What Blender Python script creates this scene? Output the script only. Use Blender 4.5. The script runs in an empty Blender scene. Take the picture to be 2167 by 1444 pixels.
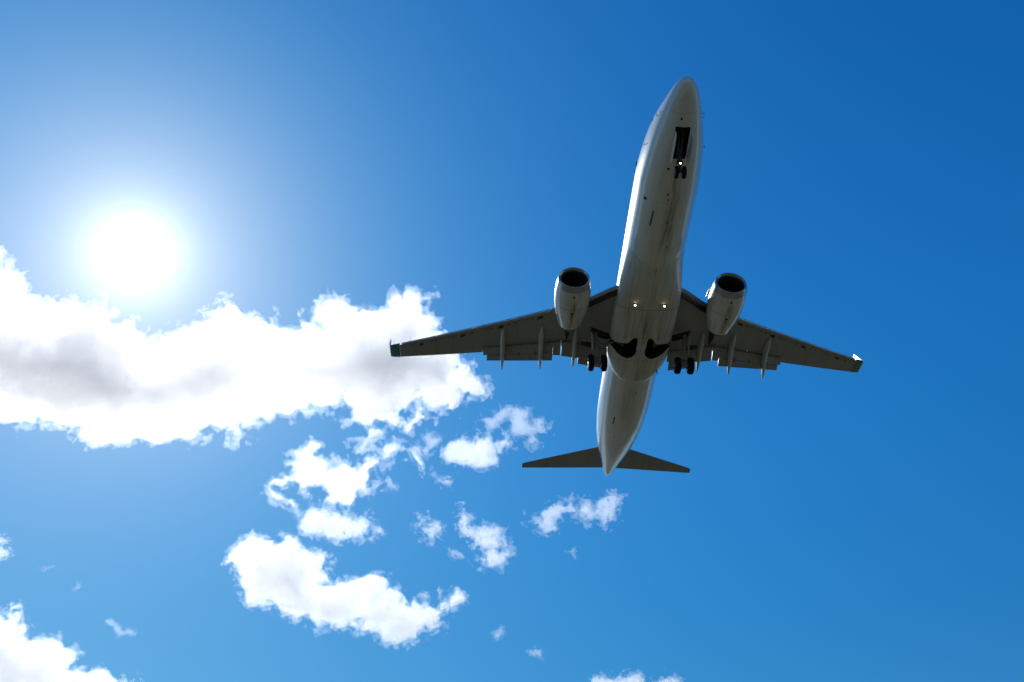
import bpy, bmesh, math, random
import numpy as np
import openvdb
from mathutils import Vector, Matrix

# ------------------------------------------------------------------ scene, camera, sky, sun
scene = bpy.context.scene
COL = scene.collection
R_ = math.radians

CAM_POS = (0.0, 0.0, 1.7)                       # a spotter standing in the grass
cam_d = bpy.data.cameras.new("camera")
cam = bpy.data.objects.new("camera", cam_d)
COL.objects.link(cam)
right = Vector((0.02959316, 0.99937876, 0.01913984))
down = Vector((-0.65532698, 0.03385688, -0.75458615))
fwd = Vector((-0.75476539, 0.00978774, 0.6559218))
cam.matrix_world = Matrix((
    (right.x, -down.x, -fwd.x, CAM_POS[0]),
    (right.y, -down.y, -fwd.y, CAM_POS[1]),
    (right.z, -down.z, -fwd.z, CAM_POS[2]),
    (0, 0, 0, 1)))
cam_d.sensor_width = 36.0
cam_d.lens = 30.882
cam_d.clip_start = 0.1
cam_d.clip_end = 200000.0
scene.camera = cam

SUN = Vector((-0.64186641, -0.38691794, 0.66204382)).normalized()
SUN_ELEV = math.asin(SUN.z)
SUN_ROT = math.atan2(SUN.x, SUN.y)

world = bpy.data.worlds.new("World")
scene.world = world
world.use_nodes = True
wn = world.node_tree.nodes
wl = world.node_tree.links
wn.clear()


def wnode(t, **k):
    n = wn.new(t)
    for a, b in k.items():
        setattr(n, a, b)
    return n


def wmath(op, a, b=None):
    n = wnode('ShaderNodeMath', operation=op)
    for i, v in enumerate((a, b)):
        if v is None:
            continue
        if hasattr(v, 'links'):
            wl.new(v, n.inputs[i])
        else:
            n.inputs[i].default_value = v
    return n.outputs[0]


sky = wnode('ShaderNodeTexSky', sky_type='NISHITA')
sky.sun_disc = False
sky.sun_elevation = SUN_ELEV
sky.sun_rotation = SUN_ROT
sky.altitude = 0
sky.air_density = 1.0
sky.dust_density = 0.17
sky.ozone_density = 1.6
hs = wnode('ShaderNodeHueSaturation')
hs.inputs['Saturation'].default_value = 1.3
hs.inputs['Value'].default_value = 1.0
wl.new(sky.outputs[0], hs.inputs['Color'])
bg = wnode('ShaderNodeBackground')
bg.inputs['Strength'].default_value = 0.13
# the deep, contrasty blue of clear dry air: per-channel response on the raw sky
SK = bg.inputs['Strength'].default_value
sep = wnode('ShaderNodeSeparateColor')
# very clear air: the sky brightens less towards the horizon than the standard model's
gen = wnode('ShaderNodeTexCoord')
sxyz = wnode('ShaderNodeSeparateXYZ')
wl.new(gen.outputs['Generated'], sxyz.inputs[0])
low = wnode('ShaderNodeMapRange', interpolation_type='SMOOTHSTEP')
low.inputs['From Min'].default_value = 0.26
low.inputs['From Max'].default_value = 0.64
low.inputs['To Min'].default_value = 0.76
low.inputs['To Max'].default_value = 1.0
wl.new(sxyz.outputs[2], low.inputs['Value'])
dim = wnode('ShaderNodeVectorMath', operation='SCALE')
wl.new(hs.outputs[0], dim.inputs[0])
wl.new(low.outputs[0], dim.inputs['Scale'])
wl.new(dim.outputs[0], sep.inputs[0])
comb = wnode('ShaderNodeCombineColor')
chan = []
for ch, (gain, power) in enumerate(((1.7, 1.86), (0.96, 1.12), (0.88, 0.78))):
    c_ = wmath('MULTIPLY', wmath('POWER', sep.outputs[ch], power), gain * SK ** (power - 1))
    chan.append(c_)
green = wmath('MINIMUM', chan[1], wmath('MULTIPLY', chan[2], 0.94))
wl.new(wmath('MINIMUM', chan[0], wmath('MULTIPLY', green, 0.92)), comb.inputs[0])
wl.new(green, comb.inputs[1])
wl.new(chan[2], comb.inputs[2])
wl.new(comb.outputs[0], bg.inputs['Color'])
# circumsolar light: sunlight scattered forward by the air close round the sun (a function of direction in the sky)
tc = wnode('ShaderNodeTexCoord')
dot = wnode('ShaderNodeVectorMath', operation='DOT_PRODUCT')
wl.new(tc.outputs['Generated'], dot.inputs[0])
dot.inputs[1].default_value = SUN
ang = wmath('ARCCOSINE', wmath('MINIMUM', dot.outputs['Value'], 1.0))
deg = wmath('MULTIPLY', ang, 180 / math.pi)
inner = wmath('MULTIPLY', wmath('EXPONENT', wmath('MULTIPLY', deg, -1 / 1.3)), 1.9)
outer = wmath('MULTIPLY', wmath('EXPONENT', wmath('MULTIPLY', deg, -1 / 4.0)), 0.46)
aur = wnode('ShaderNodeBackground')
aur.inputs['Color'].default_value = (1.0, 1.04, 0.8, 1)
wl.new(wmath('ADD', inner, outer), aur.inputs['Strength'])
# wide, blue-tinted part of the same scattering
wide = wnode('ShaderNodeBackground')
wide.inputs['Color'].default_value = (0.32, 0.70, 1.0, 1)
wl.new(wmath('MULTIPLY', wmath('EXPONENT', wmath('MULTIPLY', deg, -1 / 12.0)), 0.19), wide.inputs['Strength'])
add2 = wnode('ShaderNodeAddShader')
wl.new(aur.outputs[0], add2.inputs[0])
wl.new(wide.outputs[0], add2.inputs[1])
add = wnode('ShaderNodeAddShader')
wl.new(bg.outputs[0], add.inputs[0])
wl.new(add2.outputs[0], add.inputs[1])
wo = wnode('ShaderNodeOutputWorld')
wl.new(add.outputs[0], wo.inputs['Surface'])

sun_d = bpy.data.lights.new("sun", 'SUN')
sun_d.energy = 4.3
sun_d.angle = R_(0.53)
sun_d.color = (1.0, 0.975, 0.945)
sun_o = bpy.data.objects.new("sun", sun_d)
COL.objects.link(sun_o)
sun_o.rotation_euler = SUN.to_track_quat('Z', 'Y').to_euler()
sun_o.location = (-60, -40, 90)

scene.view_settings.view_transform = 'Standard'
scene.view_settings.look = 'None'
scene.view_settings.exposure = 0.0
scene.view_settings.gamma = 1.0
cy = scene.cycles
cy.max_bounces = 16
cy.diffuse_bounces = 3
cy.glossy_bounces = 4
cy.transmission_bounces = 2
cy.volume_bounces = 14
cy.transparent_max_bounces = 96
cy.use_denoising = True
cy.sample_clamp_indirect = 10.0
cy.use_adaptive_sampling = True
cy.adaptive_threshold = 0.02


# ------------------------------------------------------------------ helpers
def tag(o, label=None, category=None, group=None, kind=None):
    for k, v in (('label', label), ('category', category), ('group', group), ('kind', kind)):
        if v:
            o[k] = v
    return o


def mesh_obj(name, verts, faces, mat, parent=None, smooth=True):
    me = bpy.data.meshes.new(name)
    me.from_pydata(verts, [], faces)
    me.update()
    for m in (mat if isinstance(mat, (list, tuple)) else [mat]):
        me.materials.append(m)
    if smooth:
        me.shade_smooth()
    o = bpy.data.objects.new(name, me)
    COL.objects.link(o)
    if parent is not None:
        o.parent = parent
    return o


def nmat(name):
    m = bpy.data.materials.new(name)
    m.use_nodes = True
    m.node_tree.nodes.clear()
    return m, m.node_tree.nodes, m.node_tree.links

# ------------------------------------------------------------------ ground (seen only in the plane's paint, and from other places)
m, n, l = nmat("grass_field")
g_out = n.new('ShaderNodeOutputMaterial')
g_b = n.new('ShaderNodeBsdfPrincipled')
g_tc = n.new('ShaderNodeTexCoord')
g_n1 = n.new('ShaderNodeTexNoise'); g_n1.inputs['Scale'].default_value = 0.02; g_n1.inputs['Detail'].default_value = 8
g_r = n.new('ShaderNodeValToRGB')
g_r.color_ramp.elements[0].position = 0.35; g_r.color_ramp.elements[0].color = (0.032, 0.034, 0.014, 1)
g_r.color_ramp.elements[1].position = 0.7; g_r.color_ramp.elements[1].color = (0.070, 0.060, 0.032, 1)
l.new(g_tc.outputs['Object'], g_n1.inputs['Vector'])
l.new(g_n1.outputs['Fac'], g_r.inputs[0])
l.new(g_r.outputs[0], g_b.inputs['Base Color'])
g_b.inputs['Roughness'].default_value = 0.95
l.new(g_b.outputs[0], g_out.inputs['Surface'])
S = 60000.0
grass = mesh_obj("ground", [(-S, -S, 0), (S, -S, 0), (S, S, 0), (-S, S, 0)], [(0, 1, 2, 3)], m, smooth=False)
tag(grass, kind='structure')
# ------------------------------------------------------------------ the airliner
# plane axes: a = metres aft of the nose, y = to port, z = up; the root Empty carries position and attitude


def P(a, y, z):
    return (-a, y, z)


def pchip(xs, ys):
    xs, ys = np.asarray(xs, float), np.asarray(ys, float)
    h, d = np.diff(xs), np.diff(ys) / np.diff(xs)
    m = np.zeros_like(ys)
    m[0], m[-1] = d[0], d[-1]
    for i in range(1, len(xs) - 1):
        if d[i - 1] * d[i] > 0:
            w1, w2 = 2 * h[i] + h[i - 1], h[i] + 2 * h[i - 1]
            m[i] = (w1 + w2) / (w1 / d[i - 1] + w2 / d[i])

    def f(x):
        i = min(max(int(np.searchsorted(xs, x) - 1), 0), len(xs) - 2)
        t = (x - xs[i]) / h[i]
        return ((1 + 2 * t) * (1 - t) ** 2 * ys[i] + t * (1 - t) ** 2 * h[i] * m[i]
                + t * t * (3 - 2 * t) * ys[i + 1] + t * t * (t - 1) * h[i] * m[i + 1])
    return f


class Geo:
    """collects shapes that become one mesh"""

    def __init__(self):
        self.v, self.f, self.mi = [], [], []

    def add(self, verts, faces, mi=0):
        o = len(self.v)
        self.v += [tuple(map(float, p)) for p in verts]
        self.f += [tuple(i + o for i in q) for q in faces]
        self.mi += [mi] * len(faces)
        return self

    def loft(self, rings, caps=(True, True), closed=True, mi=0):
        n = len(rings[0])
        vs = [p for r in rings for p in r]
        fs = []
        for k in range(len(rings) - 1):
            for i in range(n if closed else n - 1):
                j = (i + 1) % n
                fs.append((k * n + i, k * n + j, (k + 1) * n + j, (k + 1) * n + i))
        if caps[0]:
            fs.append(tuple(range(n)))
        if caps[1]:
            fs.append(tuple((len(rings) - 1) * n + i for i in reversed(range(n))))
        return self.add(vs, fs, mi)

    def tube(self, p, q, r0, r1=None, n=14, mi=0):
        p, q = Vector(p), Vector(q)
        d = (q - p).normalized()
        u = d.orthogonal().normalized()
        w = d.cross(u)
        r1 = r0 if r1 is None else r1
        ring = lambda c, r: [c + (u * math.cos(t) + w * math.sin(t)) * r for t in np.linspace(0, 2 * math.pi, n, endpoint=False)]
        return self.loft([ring(p, r0), ring(q, r1)], mi=mi)

    def spin(self, centre, axis, prof, n=40, caps=(True, True), mi=0):
        """prof: (offset along axis, radius)"""
        c, d = Vector(centre), Vector(axis).normalized()
        u = d.orthogonal().normalized()
        w = d.cross(u)
        rings = [[c + d * o + (u * math.cos(t) + w * math.sin(t)) * r for t in np.linspace(0, 2 * math.pi, n, endpoint=False)] for o, r in prof]
        return self.loft(rings, caps, mi=mi)

    def box(self, lo, hi, mi=0):
        (x0, y0, z0), (x1, y1, z1) = lo, hi
        vs = [(x, y, z) for x in (x0, x1) for y in (y0, y1) for z in (z0, z1)]
        return self.add(vs, [(0, 1, 3, 2), (4, 6, 7, 5), (0, 4, 5, 1), (2, 3, 7, 6), (0, 2, 6, 4), (1, 5, 7, 3)], mi)

    def prism(self, outline, z0, z1, mi=0):
        """outline: (a, y) list"""
        n = len(outline)
        vs = [P(a, y, z0) for a, y in outline] + [P(a, y, z1) for a, y in outline]
        fs = [tuple(range(n)), tuple(reversed(range(n, 2 * n)))] + [(i, (i + 1) % n, n + (i + 1) % n, n + i) for i in range(n)]
        return self.add(vs, fs, mi)

    def build(self, name, mats, parent, sharp=32, cut=None):
        bm = bmesh.new()
        vv = [bm.verts.new(p) for p in self.v]
        for q, mi in zip(self.f, self.mi):
            try:
                fc = bm.faces.new([vv[i] for i in q])
                fc.material_index = mi
                fc.smooth = True
            except ValueError:
                pass
        bmesh.ops.recalc_face_normals(bm, faces=bm.faces)
        me = bpy.data.meshes.new(name)
        bm.to_mesh(me)
        bm.free()
        for m in (mats if isinstance(mats, (list, tuple)) else [mats]):
            me.materials.append(m)
        o = bpy.data.objects.new(name, me)
        COL.objects.link(o)
        if cut:
            for c in cut:
                md = o.modifiers.new("cut", 'BOOLEAN')
                md.object = c
                md.operation = 'DIFFERENCE'
                md.solver = 'EXACT'
                md.material_mode = 'TRANSFER'
            bpy.context.view_layer.update()
            ev = o.evaluated_get(bpy.context.evaluated_depsgraph_get())
            me2 = bpy.data.meshes.new_from_object(ev)
            o.modifiers.clear()
            o.data = me2
            me2.name = name
            me = me2
        me.set_sharp_from_angle(angle=R_(sharp))
        if parent is not None:
            o.parent = parent
        return o


# ---- paint and other materials
def paint(name, col, rough=0.3, coat=0.5, dirt=None, lines=(), dirt_amt=0.5, metallic=0.0, stains=()):
    """glossy aircraft paint; streaky grime along the airflow; lines = (axis, position, half width) panel joints in plane axes"""
    m, n, l = nmat(name)
    out = n.new('ShaderNodeOutputMaterial')
    b = n.new('ShaderNodeBsdfPrincipled')
    l.new(b.outputs[0], out.inputs['Surface'])
    b.inputs['Roughness'].default_value = rough
    b.inputs['Metallic'].default_value = metallic
    b.inputs['Coat Weight'].default_value = coat
    b.inputs['Coat Roughness'].default_value = 0.11
    tc_ = n.new('ShaderNodeTexCoord')
    mp = n.new('ShaderNodeMapping')
    mp.inputs['Scale'].default_value = (0.22, 2.2, 2.2)
    l.new(tc_.outputs['Object'], mp.inputs['Vector'])
    nz = n.new('ShaderNodeTexNoise')
    nz.inputs['Scale'].default_value = 1.6
    nz.inputs['Detail'].default_value = 7
    nz.inputs['Roughness'].default_value = 0.62
    l.new(mp.outputs[0], nz.inputs['Vector'])
    rp = n.new('ShaderNodeMapRange')
    rp.inputs['From Min'].default_value = 0.48
    rp.inputs['From Max'].default_value = 0.75
    l.new(nz.outputs['Fac'], rp.inputs['Value'])
    mx = n.new('ShaderNodeMix')
    mx.data_type = 'RGBA'
    mx.inputs['A'].default_value = (*col, 1)
    mx.inputs['B'].default_value = (*(dirt or [c * 0.45 for c in col]), 1)
    sc_ = n.new('ShaderNodeMath')
    sc_.operation = 'MULTIPLY'
    sc_.inputs[1].default_value = dirt_amt
    l.new(rp.outputs[0], sc_.inputs[0])
    l.new(sc_.outputs[0], mx.inputs['Factor'])
    colour = mx.outputs['Result']
    sp = n.new('ShaderNodeSeparateXYZ')
    l.new(tc_.outputs['Object'], sp.inputs[0])

    def mth(op, a_, b_=0.0):
        q = n.new('ShaderNodeMath'); q.operation = op
        for i_, v_ in enumerate((a_, b_)):
            if hasattr(v_, 'is_linked'):
                l.new(v_, q.inputs[i_])
            else:
                q.inputs[i_].default_value = v_
        return q.outputs[0]
    for a0, a1, y0, hw, scol, amt in stains:       # oil and exhaust streaks trailing aft of a drain
        dy = mth('DIVIDE', mth('SUBTRACT', sp.outputs[1], y0), hw)
        da = mth('DIVIDE', mth('ADD', sp.outputs[0], .5 * (a0 + a1)), .5 * (a1 - a0))
        f1 = mth('MAXIMUM', mth('SUBTRACT', 1.0, mth('MULTIPLY', dy, dy)), 0.0)
        f2 = mth('MAXIMUM', mth('SUBTRACT', 1.0, mth('POWER', mth('ABSOLUTE', da), 4.0)), 0.0)
        n3 = n.new('ShaderNodeTexNoise'); n3.inputs['Scale'].default_value = 2.6; n3.inputs['Detail'].default_value = 6; n3.inputs['Roughness'].default_value = .7
        l.new(mp.outputs[0], n3.inputs['Vector'])
        mr = n.new('ShaderNodeMapRange'); mr.inputs['From Min'].default_value = .36; mr.inputs['From Max'].default_value = .62
        l.new(n3.outputs['Fac'], mr.inputs['Value'])
        k = n.new('ShaderNodeMix'); k.data_type = 'RGBA'
        l.new(mth('MULTIPLY', mth('MULTIPLY', mth('MULTIPLY', f1, f2), mr.outputs[0]), amt), k.inputs['Factor'])
        l.new(colour, k.inputs['A'])
        k.inputs['B'].default_value = (*scol, 1)
        colour = k.outputs['Result']
    if lines:
        for ax, pos, hw in lines:
            d = n.new('ShaderNodeMath'); d.operation = 'COMPARE'
            l.new(sp.outputs[ax], d.inputs[0])
            d.inputs[1].default_value = pos
            d.inputs[2].default_value = hw
            k = n.new('ShaderNodeMix'); k.data_type = 'RGBA'
            f_ = n.new('ShaderNodeMath'); f_.operation = 'MULTIPLY'; f_.inputs[1].default_value = 0.65
            l.new(d.outputs[0], f_.inputs[0])
            l.new(f_.outputs[0], k.inputs['Factor'])
            l.new(colour, k.inputs['A'])
            k.inputs['B'].default_value = (0.05, 0.05, 0.045, 1)
            colour = k.outputs['Result']
    l.new(colour, b.inputs['Base Color'])
    bp_ = n.new('ShaderNodeBump')
    bp_.inputs['Strength'].default_value = 0.04
    bp_.inputs['Distance'].default_value = 0.03
    n2 = n.new('ShaderNodeTexNoise')
    n2.inputs['Scale'].default_value = 1.3
    l.new(tc_.outputs['Object'], n2.inputs['Vector'])
    l.new(n2.outputs['Fac'], bp_.inputs['Height'])
    l.new(bp_.outputs[0], b.inputs['Normal'])
    l.new(bp_.outputs[0], b.inputs['Coat Normal'])
    return m


def plain(name, col, rough=0.6, metallic=0.0):
    m, n, l = nmat(name)
    out = n.new('ShaderNodeOutputMaterial')
    b = n.new('ShaderNodeBsdfPrincipled')
    nz = n.new('ShaderNodeTexNoise'); nz.inputs['Scale'].default_value = 6.0; nz.inputs['Detail'].default_value = 5
    t_ = n.new('ShaderNodeTexCoord'); l.new(t_.outputs['Object'], nz.inputs['Vector'])
    mx = n.new('ShaderNodeMix'); mx.data_type = 'RGBA'
    mx.inputs['A'].default_value = (*[c * 0.75 for c in col], 1)
    mx.inputs['B'].default_value = (*[min(1, c * 1.25) for c in col], 1)
    l.new(nz.outputs['Fac'], mx.inputs['Factor'])
    l.new(mx.outputs['Result'], b.inputs['Base Color'])
    b.inputs['Roughness'].default_value = rough
    b.inputs['Metallic'].default_value = metallic
    l.new(b.outputs[0], out.inputs['Surface'])
    return m


def lamp(name, col, strength):
    m, n, l = nmat(name)
    out = n.new('ShaderNodeOutputMaterial')
    e = n.new('ShaderNodeEmission')
    e.inputs['Color'].default_value = (*col, 1)
    e.inputs['Strength'].default_value = strength
    l.new(e.outputs[0], out.inputs['Surface'])
    return m


M_WHITE = paint("white_paint", (0.70, 0.70, 0.67), 0.3, 0.9, (0.36, 0.34, 0.27), dirt_amt=0.35,
                lines=[(0, -1.55, .008), (0, -7.0, .006), (0, -10.4, .006), (0, -25.4, .007), (0, -30.6, .006)],
                stains=[(4.3, 11.0, .12, .34, (.10, .085, .06), .8), (6.0, 12.5, .45, .16, (.16, .13, .09), .6), (22.3, 27.0, -.1, .5, (.2, .16, .1), .45)])
M_BELLY = paint("belly_fairing_paint", (0.62, 0.62, 0.57), 0.34, 0.45, (0.22, 0.17, 0.11), dirt_amt=0.5,
                lines=[(0, -15.36, .02), (0, -17.85, .014), (0, -20.1, .012), (1, 0.0, .012), (1, -1.25, .009), (1, 1.25, .009)],
                stains=[(15.3, 18.6, 0.0, .38, (.09, .07, .045), .85), (15.5, 18.4, 1.05, .22, (.14, .11, .07), .6), (15.5, 18.4, -1.15, .2, (.16, .12, .08), .5), (19.6, 22.4, .2, .6, (.15, .12, .08), .5)])
M_NAC = paint("nacelle_paint", (0.66, 0.66, 0.62), 0.24, 0.7, (0.30, 0.26, 0.17), dirt_amt=0.6, lines=[(0, -15.0, .016), (0, -16.75, .008)],
              stains=[(14.0, 17.1, 4.86, .28, (.12, .09, .05), .8), (14.0, 17.1, -4.86, .28, (.12, .09, .05), .8), (14.9, 17.1, 5.3, .2, (.2, .15, .08), .6), (14.9, 17.1, -4.4, .2, (.2, .15, .08), .6)])
M_WING = paint("grey_wing_paint", (0.30, 0.295, 0.275), 0.36, 0.25, (0.2, 0.19, 0.16), dirt_amt=0.5,
               lines=[(1, s_ * y_, .008) for s_ in (-1, 1) for y_ in (3.4, 7.3, 8.2, 10.1, 11.2, 12.6, 13.9, 15.4)])
M_FLAP = paint("grey_flap_paint", (0.28, 0.275, 0.255), 0.38, 0.2, (0.2, 0.18, 0.15), dirt_amt=0.6)
M_FAIR = paint("flap_fairing_paint", (0.52, 0.53, 0.52), 0.3, 0.4, (0.3, 0.28, 0.24), dirt_amt=0.5)
M_TEAL = paint("teal_tip_paint", (0.02, 0.20, 0.19), 0.25, 0.6, dirt_amt=0.15)
M_METAL = plain("bare_aluminium", (0.52, 0.54, 0.56), 0.22, 1.0)
M_STEEL = plain("gear_steel", (0.12, 0.125, 0.13), 0.4, 0.5)
M_GREYG = plain("grey_gear_paint", (0.20, 0.22, 0.22), 0.45)
M_TYRE = plain("tyre_rubber", (0.010, 0.010, 0.010), 0.95)
for q_ in M_TYRE.node_tree.nodes:
    if q_.type == 'BSDF_PRINCIPLED':
        q_.inputs['Specular IOR Level'].default_value = 0.12
M_DARK = plain("dark_bay", (0.026, 0.025, 0.023), 0.8)  # near-black for dark fittings; on gear bay walls it paints in their shade
M_BLACK = plain("black_fan", (0.02, 0.02, 0.022), 0.5)
M_HUB = plain("wheel_hub", (0.45, 0.46, 0.47), 0.4, 0.4)
M_GLASS = plain("dark_glass", (0.02, 0.024, 0.03), 0.06)
M_LAMP = lamp("landing_lamp", (1.0, 0.76, 0.5), 6.0)
M_RED = plain("red_lettering", (0.4, 0.03, 0.03), 0.5)

jet = bpy.data.objects.new("passenger_jet", None)
COL.objects.link(jet)
jet.location = (-25.1412, 9.1070, 42.5431)
jet.rotation_euler = (0, R_(-2.5), 0)
tag(jet, "white twin-engined passenger jet seen from below, wheels and flaps down for landing", "airliner")

# ---- fuselage
NS = 72
f_w = pchip([0, .16, .35, .55, .8, 1.0, 1.41, 1.73, 2.0, 2.3, 2.6, 5.0, 5.3, 5.48, 5.66, 5.83, 6.0, 6.11, 6.16],
            [0, .14, .29, .44, .64, .79, 1.11, 1.37, 1.57, 1.74, 1.85, 1.88, 1.83, 1.70, 1.45, 1.09, .66, .34, .14])
f_t = pchip([0, .16, .35, .55, .8, 1.0, 1.25, 1.5, 1.75, 2.0, 2.3, 2.6, 5.0, 5.66, 5.92, 6.11, 6.16],
            [-.50, -.36, -.20, -.04, .14, .28, .52, 1.02, 1.46, 1.72, 1.88, 1.95, 1.95, 1.90, 1.78, 1.52, 1.36])
f_b = pchip([0, .16, .35, .55, .8, 1.0, 1.41, 1.73, 2.0, 2.35, 2.7, 5.05, 5.29, 5.48, 5.66, 5.83, 6.0, 6.11, 6.16],
            [-.50, -.63, -.80, -.97, -1.17, -1.31, -1.61, -1.80, -1.91, -1.99, -2.03, -2.03, -1.86, -1.46, -.93, -.35, .28, .70, .92])
f_c = pchip([0, 1.0, 1.73, 2.6, 5.0, 5.48, 5.83, 6.16], [-.50, -.45, -.25, 0.0, 0.0, .25, .65, 1.13])


def fus_ring(a):
    t = math.sqrt(a)
    w, zt, zb, zc = f_w(t), f_t(t), f_b(t), f_c(t)
    zc = min(max(zc, zb + 0.3 * (zt - zb)), zb + 0.62 * (zt - zb))
    r = []
    for th in np.linspace(0, 2 * math.pi, NS, endpoint=False):
        c, s = math.cos(th), math.sin(th)
        if s >= 0:
            r.append(P(a, w * c, zc + (zt - zc) * s))
        else:                                   # lower lobe, a little fuller than an ellipse
            e = 2 / 2.12
            r.append(P(a, w * math.copysign(abs(c) ** e, c), zc - (zc - zb) * abs(s) ** e))
    return r


sta = [(t * 2.6) ** 2 for t in np.linspace(0.02, 1, 40)] + list(np.linspace(7.2, 24.8, 34)) + list(np.linspace(25.2, 37.94, 44))
gear_cut = []


def well_cutter(s):
    o = [(18.40, 2.6), (18.55, 1.75), (18.47, 1.3), (18.40, .92), (18.22, .80), (18.02, .70), (17.86, .52), (17.92, .36), (18.2, .31), (18.7, .31),
         (19.2, .27), (19.5, .36), (19.75, .55), (19.86, .8), (19.78, 1.1), (19.5, 1.5), (19.15, 1.85), (19.0, 2.6)]
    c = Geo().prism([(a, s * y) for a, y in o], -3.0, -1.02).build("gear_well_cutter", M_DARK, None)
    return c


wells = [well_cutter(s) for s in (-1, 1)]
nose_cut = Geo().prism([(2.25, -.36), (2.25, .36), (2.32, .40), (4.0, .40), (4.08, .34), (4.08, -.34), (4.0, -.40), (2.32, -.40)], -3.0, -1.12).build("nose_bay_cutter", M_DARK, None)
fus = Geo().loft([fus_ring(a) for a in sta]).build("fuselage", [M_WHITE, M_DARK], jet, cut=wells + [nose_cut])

# ---- belly fairing round the wing root
b_w = pchip([10.6, 11.6, 12.4, 13.2, 14.2, 16, 19.2, 20.4, 21.3, 21.9, 22.25, 22.45], [1.85, 1.87, 1.90, 1.95, 2.03, 2.10, 2.10, 2.02, 1.80, 1.50, 1.26, 1.05])
b_b = pchip([10.6, 11.6, 12.4, 13.2, 14.2, 15.3, 16, 19.2, 20.4, 21.3, 21.9, 22.25, 22.45], [-1.99, -2.02, -2.045, -2.065, -2.09, -2.115, -2.17, -2.18, -2.18, -2.17, -2.15, -2.11, -2.0])
b_c = pchip([10.6, 11.6, 13.2, 14.4, 22.5], [0.0, -.1, -.5, -.92, -.95])
b_e = pchip([10.6, 11.8, 13.2, 15.3, 22.5], [2.12, 2.13, 2.3, 3.0, 3.0])


def belly_ring(a):
    w, zb, zc, ex = b_w(a), b_b(a), b_c(a), 2 / b_e(a)
    r = []
    for th in np.linspace(0, 2 * math.pi, 72, endpoint=False):
        c, s = math.cos(th), math.sin(th)
        y = w * math.copysign(abs(c) ** ex, c)
        if s > 0:
            y *= .96
        r.append(P(a, y, zc + (.5 * abs(s) ** ex if s > 0 else -(zc - zb) * abs(s) ** ex)))
    return r


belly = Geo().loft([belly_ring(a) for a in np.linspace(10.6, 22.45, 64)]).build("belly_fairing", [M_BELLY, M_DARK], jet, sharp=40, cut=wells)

# ---- wings
LE_T = ([0.8, 1.9, 2.48, 3.67, 4.6, 5.88, 16.68, 17.4], [13.45, 14.1, 14.49, 15.55, 16.15, 16.96, 23.14, 23.56])
TE_T = ([0.8, 5.2, 10.6, 17.18, 17.4], [20.8, 20.75, 22.45, 24.77, 24.84])
CV_T = ([0.8, 1.92, 3.6, 5.11, 6.65, 9.28, 10.5], [20.05, 19.98, 19.84, 19.85, 20.39, 21.31, 21.78])
le_ = lambda y: float(np.interp(y, *LE_T))
te_ = lambda y: float(np.interp(y, *TE_T))
cv_ = lambda y: float(np.interp(y, *CV_T))
wz_ = lambda y: -1.2 + 0.15 * (y - 1.9) + 0.0025 * (y - 1.9) ** 2
tc_f = lambda y: float(np.interp(y, [1, 6, 17], [.135, .115, .095]))


def naca(x, t):
    return 5 * t * (.2969 * math.sqrt(max(x, 0)) - .126 * x - .3516 * x * x + .2843 * x ** 3 - .1036 * x ** 4)


def section(le, te, y, z, t, s, xt=1.0, phi=0.0, n=22, camber=0.012, low=0.42):
    """airfoil ring: le/te stations, z of the chord line, phi = how far the surface has turned up"""
    c = te - le
    xs = [xt * (0.5 - 0.5 * math.cos(math.pi * i / n)) if xt < 1 else 0.5 - 0.5 * math.cos(math.pi * i / n) for i in range(n + 1)]
    cp_, sp_ = math.cos(phi), math.sin(phi)
    ring = []

    def pt(x, o):
        return P(le + x * c, s * (y - o * sp_), z + o * cp_)
    for x in reversed(xs):
        ring.append(pt(x, c * (naca(x, t) * (1 - low) * 2 * .5 + camber * 4 * x * (1 - x)) + .004))
    for x in xs[1:]:
        ring.append(pt(x, c * (-naca(x, t) * low * 2 * .5 + camber * 4 * x * (1 - x) * .4) - .004))
    return ring


def zmid(y, c):
    """chord line height so that the lower surface lies on the measured underside"""
    return wz_(y) + .21 * tc_f(y) * c


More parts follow.
